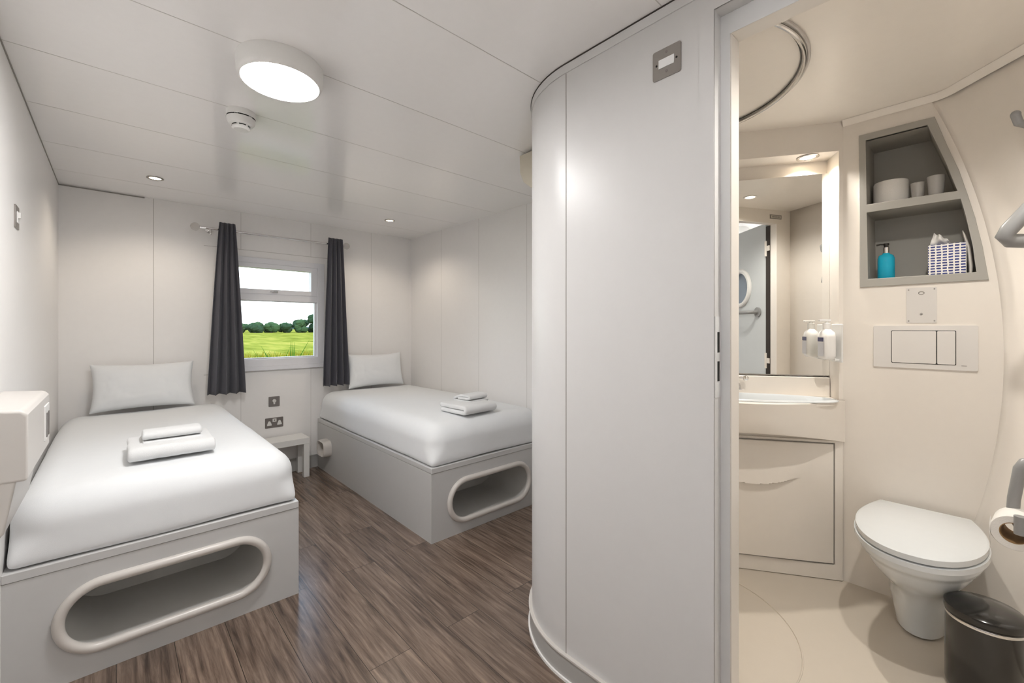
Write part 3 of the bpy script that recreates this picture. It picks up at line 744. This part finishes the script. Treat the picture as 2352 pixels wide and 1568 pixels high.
MB().box((-.0268, -.034, .078), (-.0262, .020, .096)).build('label_band', mat('navy_label', (.03, .03, .12), .4), sb, smooth=0)
MB().box((-.0266, -.034, .014), (-.0262, .020, .074)).build('label', mat('pale_label', (.62, .62, .66), .5), sb, smooth=0)
MB().cyl((0, 0, .133), (0, 0, .160), .015, 20).cyl((0, 0, .160), (0, 0, .168), .007, 12).box((-.03, -.010, .166), (.014, .010, .174)).build('pump', BOT, sb, bevel=.002)
MB().box((.038, -.045, -.012), (.0455, .05, .155)).box((.020, -.03, -.006), (.0385, .03, .002)).build('holder', WPLA, sb, bevel=.003)
p = vw(-.119, .0465, NZ1)
nl = downlight(p[0], p[1], p[2], 'small lit downlight in the top of the mirror niche', None, power=30, col=(1, .95, .87), size=R(128), ring=BRUSH)
downlight(1.50, .02, PZ1, 'small unseen downlight added in the bathroom ceiling just inside the door to brighten it', None, power=29, col=(1, .96, .89), size=R(150), ring=WPLA)  # extra fitting added outside the frame to raise the pod brightness

# ---------------------------------------------------------------- shower curtain ring on the pod ceiling
t = thing('shower_curtain_rail', (1.57, .80, PZ1), 'curved chrome shower curtain rail fixed to the bathroom ceiling', 'curtain rail')
for r_, z, m_, nm, rad in ((.425, -.012, CHROME, 'rail', .007), (.437, -.004, RIM, 'ceiling_track', .005), (.4145, -.005, BLACKP, 'track_seal', .0022)):
    MB().tube([(r_*math.cos(R(q)), r_*math.sin(R(q)), z) for q in range(-128, 85, 3)], rad, 10).build(nm, m_, t)

# ---------------------------------------------------------------- recessed shelf unit
t = thing('recessed_shelf', (XT, .17, 1.43), 'grey two-tier recessed shelf with a curved right side above the toilet', 'shelf')
def sl_(u, v, q): return (q, u-.17, v-1.43)
MB().plate([SH_OUT, SH_A, SH_B], sl_, -.008, .012).build('frame', SHELFM, t, smooth=30, bevel=.0015)
DEP = .20
mb = MB()
for lp in (SH_A, SH_B):
    m = len(lp); lp2 = [(a, b) for a, b in lp]
    vs = [sl_(a, b, .0) for a, b in lp2] + [sl_(a, b, DEP) for a, b in lp2]
    mb.add(vs, [(i, (i+1) % m, m+(i+1) % m, m+i) for i in range(m)] + [tuple(range(m, 2*m))])
mb.build('compartments', SHELFM, t, smooth=30)

# objects on the shelves
t = thing('toilet_roll', (XT+.095, .252, 1.776), 'spare white toilet roll lying upright on the upper shelf', 'toilet roll')
MB().lathe([(.020, .001), (.055, .001), (.058, .006), (.058, .094), (.055, .100), (.020, .100), (.020, .001)], 44).build('paper', PAPER, t)
MB().lathe([(.0195, .002), (.0195, .099), (.0175, .099), (.0175, .002)], 30).build('core', CARD, t)
def tumbler(x, y, r, h, label):
    o = MB().lathe([(0, .003), (r*.8, .003), (r, h), (r-.002, h), (r*.8-.003, .006), (0, .006)], 30).build('tumbler', SMOKE, None)
    MB
    o.location = (x, y, 1.774); tag(o, label, 'cup', 'plastic tumblers'); return o
tumbler(XT+.07, .167, .022, .072, 'small clear tumbler in the middle of the upper shelf')
tumbler(XT+.06, .113, .027, .084, 'wider clear tumbler at the right end of the upper shelf')
t = thing('pump_bottle', (XT+.045, .262, 1.461), 'bright blue soap pump bottle on the lower shelf', 'soap bottle')
sq_loft([(.001, .026, .026, 0, 0), (.004, .028, .028, 0, 0), (.085, .028, .028, 0, 0), (.098, .024, .024, 0, 0), (.104, .013, .013, 0, 0), (.108, .012, .012, 0, 0)], 32, 2.4).build('bottle', SOAPL, t, smooth=50)
MB().cyl((0, 0, .106), (0, 0, .132), .0105, 20).build('collar', CHROME, t)
MB().cyl((0, 0, .132), (0, 0, .146), .008, 16).cyl((0, 0, .142), (0, 0, .149), .010, 16).tube([(0, 0, .145), (-.01, .018, .146), (-.014, .030, .143)], .0035, 8).build('pump', BLACKP, t)
# tissue box
def tissue_mat():
    m = mat('tissue_box_print', (.86, .83, .80), .5); t_ = m.node_tree; b = t_.nodes['Principled BSDF']; N = t_.nodes.new; L = t_.links.new
    co = N('ShaderNodeTexCoord'); mp = N('ShaderNodeMapping'); mp.inputs['Scale'].default_value = (1, 1, 1); L(co.outputs['Object'], mp.inputs[0])
    cb = N('ShaderNodeSeparateXYZ'); L(mp.outputs[0], cb.inputs[0])
    ad = N('ShaderNodeMath'); ad.operation = 'ADD'; L(cb.outputs['X'], ad.inputs[0]); L(cb.outputs['Y'], ad.inputs[1])
    cm = N('ShaderNodeCombineXYZ'); L(ad.outputs[0], cm.inputs[0]); L(cb.outputs['Z'], cm.inputs[1])
    ds = N('ShaderNodeTexNoise'); ds.inputs['Scale'].default_value = 45; L(cm.outputs[0], ds.inputs['Vector'])
    va = N('ShaderNodeVectorMath'); va.operation = 'MULTIPLY_ADD'; va.inputs[1].default_value = (.006, .004, 0); L(ds.outputs['Color'], va.inputs[0]); L(cm.outputs[0], va.inputs[2])
    br = N('ShaderNodeTexBrick'); br.offset = .5; br.inputs['Scale'].default_value = 1; br.inputs['Brick Width'].default_value = .0165; br.inputs['Row Height'].default_value = .0105; br.offset = 0
    br.inputs['Mortar Size'].default_value = .0023; br.inputs['Mortar Smooth'].default_value = .05
    L(va.outputs[0], br.inputs['Vector'])
    br.inputs['Color1'].default_value = (.025, .035, .16, 1); br.inputs['Color2'].default_value = (.05, .07, .26, 1); br.inputs['Mortar'].default_value = (.86, .83, .80, 1)
    n2 = N('ShaderNodeTexNoise'); n2.inputs['Scale'].default_value = 60; L(cm.outputs[0], n2.inputs['Vector'])
    L(br.outputs['Color'], b.inputs['Base Color']); return m
t = thing('tissue_box', (XT+.06, .081, 1.461), 'cube tissue box with navy brush-stroke print on the lower shelf', 'tissue box', rz=R(0))
MB().box((-.05, -.052, .001), (.05, .052, .118)).build('box', tissue_mat(), t, bevel=.0015)
def tis(u, v):
    a = (u-.5); x = -.01+.01*math.sin(v*6+u*3) + .018*(v)*(math.sin(u*9)); 
    return (x-.01, .018+a*.062*(1-.35*v), .116+.052*v*(1-.7*max(0, .35-a))+.003*math.sin(u*14))
o = MB().grid(20, 12, tis).build('tissue', PAPER, t, smooth=80, fix=False); q = o.modifiers.new('s', 'SOLIDIFY'); q.thickness = .0012
t = thing('tissue_packet', (XT+.055, .0185, 1.461), 'pale soft packet squeezed between the tissue box and the shelf side', 'packet')
PKM = mat('packet_print', (.72, .68, .63), .5, vary=.15, nscale=80)
o = sq_loft([(.001, .03, .0055, 0, 0), (.03, .034, .0065, 0, .0), (.10, .032, .006, 0, .006), (.15, .026, .004, 0, .017), (.165, .022, .002, 0, .021)], 24, 2.6).build('wrapper', PKM, t, smooth=60)

# ---------------------------------------------------------------- access plate, flush plate
t = thing('access_plate', (XT, .1515, 1.3445), 'small pale square screwed access plate above the flush plate', 'access plate', rz=R(-90))
APM = mat('access_plate_grey', (.70, .67, .64), .35)
plate_mesh(.087, .140, .003, .003).build('plate', APM, t, bevel=.0007)
for x in (-.037, .037):
    for z in (-.062, .062): MB().cyl((x, -.003, z), (x, -.0042, z), .0028, 10).build('screw', BRUSH, t)
MB().tube([(.008*math.cos(2*PI*k/24), -.0035, .048+.006*math.sin(2*PI*k/24)) for k in range(24)], .0012, 8, closed=True).build('keyhole', BRUSH, t)
MB().cyl((0, -.003, -.035), (0, -.0045, -.035), .0045, 12).build('lock', BRUSH, t)
t = thing('flush_plate', (XT, .148, 1.179), 'wide white dual flush plate on the wall above the toilet', 'flush plate', rz=R(-90))
FPM = mat('flush_plate_white', (.74, .71, .68), .25)
plate_mesh(.298, .170, .007, .006).build('plate', FPM, t, bevel=.002)
MB().plate([rrect(-.0925, -.066, .0925, .066, .004, 3)], lambda u, v, q: (u, q, v), -.0076, -.0065).build('gap', BLACK, t, smooth=0)
MB().plate([rrect(-.0905, -.064, .0385, .064, .004, 3)], lambda u, v, q: (u, q, v), -.0100, -.0074).build('full_flush_button', FPM, t, bevel=.0008)
MB().plate([rrect(.0412, -.064, .0905, .064, .004, 3)], lambda u, v, q: (u, q, v), -.0100, -.0074).build('half_flush_button', FPM, t, bevel=.0008)
MB().box((.106, -.0075, -.068), (.120, -.0068, -.0655)).build('maker_mark', BRUSH, t, smooth=0)

# ---------------------------------------------------------------- toilet
tl = thing('toilet', (XT, .145, PZ0), 'white wall-hung toilet with closed lid', 'toilet')
def toil_outline(s_=1.0, x_back=0, ln=.50, hw=.172, back_w=.13):
    """half-D outline: returns list of (x,y) loop, x negative outwards"""
    pts = []
    n_ = 28
    for k in range(n_+1):      # front arc from +side to -side
        a = PI/2 + PI*k/n_
        pts.append((-(ln-.245) + .245*math.cos(a)*s_, hw*math.sin(a)*s_))
    pts += [(-.10, -hw*.985*s_), (-.045, -back_w*1.08*s_), (-.03+x_back, -back_w*.92*s_)]
    pts += [(-.03+x_back, back_w*.92*s_), (-.045, back_w*1.08*s_), (-.10, hw*.985*s_)]
    return pts
def loft(rows_):
    m = len(rows_[0]); vs = [p for r_ in rows_ for p in r_]
    fs = [(k*m+i, k*m+(i+1) % m, (k+1)*m+(i+1) % m, (k+1)*m+i) for k in range(len(rows_)-1) for i in range(m)]
    fs += [tuple(range(m))[::-1], tuple(range((len(rows_)-1)*m, len(rows_)*m))]
    return MB().add(vs, fs)
def O(z, ln, hw, bw, xb=-.028):
    # superellipse-ish outline with flat back
    pts = []; n_ = 40
    for k in range(n_+1):
        a = PI/2 + PI*k/n_
        c_, s_ = math.cos(a), math.sin(a)
        xx = -(ln*.45) + ln*.55*c_; yy = hw*math.copysign(abs(s_)**.92, s_)
        pts.append((xx, yy, z))
    for k in range(1, 8):
        q = k/8; xx = -(ln*.45)+(ln*.45+xb)*q
        yy = -(hw + (bw-hw)*q**1.8); pts.append((xx, yy, z))
    pts += [(xb, -bw, z), (xb, bw, z)]
    for k in range(7, 0, -1):
        q = k/8; xx = -(ln*.45)+(ln*.45+xb)*q; pts.append((xx, (hw + (bw-hw)*q**1.8), z))
    return pts
LT = .400
loft([O(LT-.022, .515, .166, .128), O(LT-.021, .521, .171, .132), O(LT-.004, .521, .171, .132), O(LT, .512, .164, .127)]).build('lid', CERAM, tl, smooth=50)
loft([O(LT-.046, .517, .170, .128), O(LT-.044, .523, .175, .132), O(LT-.028, .523, .175, .132), O(LT-.0265, .516, .170, .128)]).build('seat', CERAM, tl, smooth=50)
body = [O(.005, .235, .064, .064, .0), O(.01, .25, .070, .070, .0), O(.06, .262, .078, .078, .0), O(.13, .285, .088, .092, .0), O(.165, .305, .086, .098, .0), O(.20, .345, .096, .106, .0), O(.235, .402, .118, .120, .0), O(.27, .443, .137, .131, .0), O(.30, .466, .150, .136, .0), O(.318, .478, .156, .138, .0), O(.322, .492, .162, .14, .0), O(.335, .500, .166, .142, .0), O(.352, .506, .169, .145, .0)]
loft(body).build('bowl', CERAM, tl, smooth=45)
for y in (-.06, .06): MB().cyl((-.045, y-.015, LT-.02), (-.045, y+.015, LT-.02), .012, 14).build('hinge', CERAM, tl)

# ---------------------------------------------------------------- pedal bin
t = thing('pedal_bin', (1.925, -.014, PZ0), 'black glossy oval pedal bin on the bathroom floor beside the toilet', 'bin', rz=0)
MB().lathe([(0, .0), (.080, .0), (.084, .006), (.086, .02), (.086, .235), (.083, .238), (0, .238)], 48).build('body', BLACKP, t)
MB().lathe([(.084, .236), (.0885, .238), (.0895, .246), (.0885, .257), (.080, .264), (.04, .271), (0, .273)], 48).build('lid', BLACKP, t)
MB().lathe([(.0865, .224), (.0875, .228), (.0865, .232)], 48).build('rim_band', CHROME, t)
pd = Vector((-.95, .30)); pd.normalize()
MB().box((-.02, -.012, -.003), (.035, .012, .003)).build('pedal', BLACKP, t, bevel=.002).location = (pd.x*.105, pd.y*.105, .016)
MB().tube([(-.020, .0, .030), (-.012, .02, .034), (.0, .03, .03)], .003, 8).build('handle', CHROME, t).location = (pd.x*.09, pd.y*.09, 0)

# ---------------------------------------------------------------- grab rails, roll, hook
def facet_pt(x, z):      # y of the diagonal side wall at x
    y0 = yc(z); return y0 - .034 - (XT-.015-x)
rl = thing('grab_rail', (2.0, -.2, 1.515), 'grey U-shaped support rail above the toilet at the right edge', 'grab rail')
z = 1.515; A = Vector((1.90, -.035)); B1 = Vector((1.62, -.17)); B0 = Vector((1.62, facet_pt(1.62, z)))
w1 = Vector((2.04, facet_pt(2.04, z)+.0))
def rel(o, x, y, z): return (x-o.location.x, y-o.location.y, z-o.location.z)
path = [(w1.x, w1.y-.0), (A.x+.05, A.y-.03)]
path = [(2.11, facet_pt(2.11, z)+.004, z-.005), (2.005, -.098, z), (1.986, -.066, z+.003), (1.974, -.055, z+.017), (1.972, -.064, z+.036), (1.975, -.12, z+.115), (2.03, facet_pt(2.03, z+.26), z+.26)]
MB().tube([rel(rl, *p_) for p_ in path], .021, 18).build('rail', GREYP, rl, smooth=60)
for (a, b) in ((2.11, facet_pt(2.11, z)),):
    MB().cyl(rel(rl, a, b, z), rel(rl, a-.01, b+.01, z), .035, 24).build('flange', GREYP, rl)
MB().cyl(rel(rl, 2.03, facet_pt(2.03, z+.26), z+.26), rel(rl, 2.022, facet_pt(2.03, z+.26)+.008, z+.26), .034, 24).build('flange', GREYP, rl)
# coat hook
z = 1.915; hx = 2.175; hy = facet_pt(hx, z)
t = thing('coat_hook', (hx, hy, z), 'grey plastic coat hook on the bathroom wall at the right edge, above the rail', 'hook')
MB().tube([(0, 0, -.012), (-.03, .03, -.014), (-.052, .052, -.004), (-.058, .058, .02)], [.010, .010, .012, .012], 14).sphere((-.058, .058, .022), .0125, 14, 10).build('hook', GREYP, t)
MB().cyl((0, 0, -.012), (-.006, .006, -.012), .022, 22).build('backplate', GREYP, t)
t = thing('coat_hook', (1.60, -.57, 1.80), 'small grey coat hook beside the bathroom door, seen in the mirror', 'hook')
MB().tube([(0, 0, -.012), (0, .04, -.016), (0, .068, -.004), (0, .074, .024)], [.010, .010, .012, .012], 14).sphere((0, .074, .026), .0125, 14, 10).build('hook', GREYP, t)
MB().cyl((0, 0, -.012), (0, .007, -.012), .022, 22).build('backplate', GREYP, t)
# toilet roll on its drop-down bar
t = thing('toilet_roll_holder', (1.80, -.10, .70), 'grey tubular toilet roll holder on the wall at the right edge', 'toilet roll holder')
zh = .70
pth = [(2.05, facet_pt(2.05, .86), .868), (1.955, -.110, .868), (1.94, -.092, .862), (1.935, -.083, .845), (1.95, -.072, .75), (1.955, -.070, .705)]
MB().tube([rel(t, *p_) for p_ in pth], .014, 16).build('rail', GREYP, t, smooth=60)
MB().tube([rel(t, *p_) for p_ in ((1.955, -.070, .705), (1.945, -.071, .695), (1.90, -.076, .693), (1.835, -.080, .693))], .010, 14).build('spindle', GREYP, t, smooth=60)
MB().tube([rel(t, *p_) for p_ in ((1.832, -.080, .685), (1.832, -.080, .71), (1.832, -.080, .735))], .0135, 14).build('end_stop', GREYP, t, smooth=60)
t = thing('toilet_roll', (1.905, -.0745, .677), 'white toilet roll in use on the holder at the right edge', 'toilet roll')
def roll_x(prof, mtl, nm):
    o = MB().lathe(prof, 48).build(nm, mtl, t); o.rotation_euler = (0, R(90), R(-6)); return o
roll_x([(.029, -.05), (.046, -.05), (.048, -.047), (.048, .047), (.046, .05), (.029, .05), (.029, -.05)], PAPER, 'paper')
roll_x([(.0289, -.0505), (.0289, .0505), (.0270, .0505), (.0270, -.0505), (.0289, -.0505)], CARD, 'core')
MB().grid(6, 8, lambda u, v: (-.048+.096*u, .0487+.003*math.sin(v*3), .01-.07*v)).build('loose_sheet', PAPER, t, smooth=60, fix=False)

# waste pipe box behind the bin
o = MB().box((XT-.035, .045, PZ0), (XT-.001, .085, .30)).build('pipe_cover', POD, None, bevel=.003); tag(o, 'narrow cream pipe cover low on the wall behind the toilet and bin', 'pipe cover')

# ---------------------------------------------------------------- outside
GZ = -.55
def field_mat():
    m = bpy.data.materials.new('meadow_ground'); m.use_nodes = True; t = m.node_tree; b = t.nodes['Principled BSDF']; N = t.nodes.new; L = t.links.new
    co = N('ShaderNodeTexCoord'); mp = N('ShaderNodeMapping'); mp.inputs['Scale'].default_value = (.5, .10, 1); L(co.outputs['Object'], mp.inputs[0])
    n1 = N('ShaderNodeTexNoise'); n1.inputs['Scale'].default_value = 1.0; n1.inputs['Detail'].default_value = 8; n1.inputs['Roughness'].default_value = .7; L(mp.outputs[0], n1.inputs['Vector'])
    cr = N('ShaderNodeValToRGB'); L(n1.outputs['Fac'], cr.inputs[0]); e = cr.color_ramp.elements
    e[0].position = .32; e[0].color = (.09, .080, .002, 1); e[1].position = .7; e[1].color = (.44, .30, .07, 1)
    x = e.new(.46); x.color = (.20, .20, .025, 1); x = e.new(.58); x.color = (.32, .28, .045, 1)
    L(cr.outputs[0], b.inputs['Base Color']); b.inputs['Roughness'].default_value = .95; b.inputs['Specular IOR Level'].default_value = 0
    return m
struct(MB().grid(40, 60, lambda u, v: (-250+1000*u, YB+.3+960*v**3, GZ + .12*noise.noise(Vector((u*30, v*40, 0)))*min(1, v*8)*(v < .5))).build('ground', field_mat(), smooth=0, fix=False))
rnd = random.Random(7)
GR = [mat('grass_pale', (.27, .21, .02), .9, spec=0, vary=.3, nscale=2), mat('grass_green', (.12, .14, .004), .9, spec=0, vary=.3, nscale=2)]
mb = MB()
for k in range(5200):
    y = YB+.8 + 26*rnd.random()**1.4; x = y*(.14+.26*rnd.random()) ; h = .18+.30*rnd.random(); a = rnd.random()*PI; w_ = .010+.012*rnd.random(); lx, ly = rnd.uniform(-.12, .12), rnd.uniform(-.12, .12)
    dx, dy = math.cos(a)*w_, math.sin(a)*w_
    mb.add([(x-dx, y-dy, GZ), (x+dx, y+dy, GZ), (x+lx*.4+dx*.6, y+ly*.4+dy*.6, GZ+h*.6), (x+lx*.4-dx*.6, y+ly*.4-dy*.6, GZ+h*.6), (x+lx, y+ly, GZ+h)], [(0, 1, 2, 3), (3, 2, 4)], rnd.choice((0, 0, 1)))
o = mb.build('meadow_grass', GR, smooth=0, fix=False); tag(o, 'tall pale green meadow grass outside the window', 'grass', kind='stuff')
REED = mat('reed_leaf', (.05, .12, .012), .6, spec=0, vary=.3, nscale=4)
def reed(x, y, nl_, hmax, seed, label):
    t = thing('reed_clump', (x, y, GZ), label, 'plant', 'reed clumps')
    r_ = random.Random(seed); mb = MB()
    for k in range(nl_):
        bx_, by_ = r_.uniform(-.25, .25), r_.uniform(-.1, .1); h = hmax*r_.uniform(.6, 1); lean = r_.uniform(-.45, .45)*h*.6; w_ = .026
        pts = []
        for q in range(6):
            s_ = q/5; ww = w_*(1-s_**2)+.001
            px_ = bx_ + lean*s_*s_; pz_ = h*s_*(1-.12*s_*abs(lean))
            pts += [(px_-ww, by_, pz_), (px_+ww, by_, pz_)]
        mb.add(pts, [(2*q, 2*q+1, 2*q+3, 2*q+2) for q in range(5)])
    o = mb.build('leaves', REED, t, smooth=0, fix=False)
reed(2.02, 6.8, 34, 1.62, 3, 'tall pointed green reeds just outside the window, at its right corner')
reed(1.70, 6.9, 30, 1.60, 5, 'shorter green reeds outside the window, left of the tallest clump')
reed(2.16, 7.6, 34, 1.72, 12, 'leaning broad-leaved reeds outside the window, half hidden by the right curtain')
reed(1.45, 7.2, 12, 1.56, 8, 'sparse thin reeds outside the window near its left side')
# trees
TREES = [mat('tree_leaf_a', (.035, .062, .030), .9, spec=0, vary=.4, nscale=.9), mat('tree_leaf_b', (.052, .088, .036), .9, spec=0, vary=.4, nscale=.9)]
BARK = mat('bark', (.10, .08, .06), .9)
def tree(x, y, h, wd, seed, label, mi):
    t = thing('hedgerow_tree', (x, y, GZ), label, 'tree', 'trees along the far edge of the field')
    r_ = random.Random(seed); mb = MB()
    for k in range(9):
        a = r_.uniform(0, 2*PI); rr = wd*.32*math.sqrt(r_.random()); cz = h*r_.uniform(.22, .78); cr_ = wd*r_.uniform(.22, .34)
        n0 = len(mb.v)
        mb.sphere((rr*math.cos(a), rr*math.sin(a), max(cz, cr_*.7)), cr_, 12, 8, (1, 1, .85))
        for i in range(n0, len(mb.v)):
            p_ = Vector(mb.v[i]); q = 1+.28*noise.noise(p_*1.3+Vector((seed, 0, 0)))
            c0 = Vector((rr*math.cos(a), rr*math.sin(a), max(cz, cr_*.7))); mb.v[i] = tuple(c0+(p_-c0)*q)
    mb.build('crown', TREES[mi], t, smooth=0, fix=False)
    MB().cyl((0, 0, -.2), (0, 0, h*.5), wd*.05, 8, wd*.03).build('trunk', BARK, t)
k = 0
xx = 16.0
while xx < 88:
    tall = 62.5 < xx < 66 or 70 < xx < 71.5
    h = rnd.uniform(3.4, 4.6) if not tall else 8.4
    if 57 < xx < 61: h = 5.4
    wd = rnd.uniform(4.5, 6.5)
    tree(xx, 194+8*(k % 3)+rnd.uniform(-.5, .5), h, wd, k, 'tall tree standing above the hedgerow at the right of the window view' if tall else 'low dark green tree in the hedgerow at the far edge of the field', k % 2)
    xx += wd*.36; k += 1
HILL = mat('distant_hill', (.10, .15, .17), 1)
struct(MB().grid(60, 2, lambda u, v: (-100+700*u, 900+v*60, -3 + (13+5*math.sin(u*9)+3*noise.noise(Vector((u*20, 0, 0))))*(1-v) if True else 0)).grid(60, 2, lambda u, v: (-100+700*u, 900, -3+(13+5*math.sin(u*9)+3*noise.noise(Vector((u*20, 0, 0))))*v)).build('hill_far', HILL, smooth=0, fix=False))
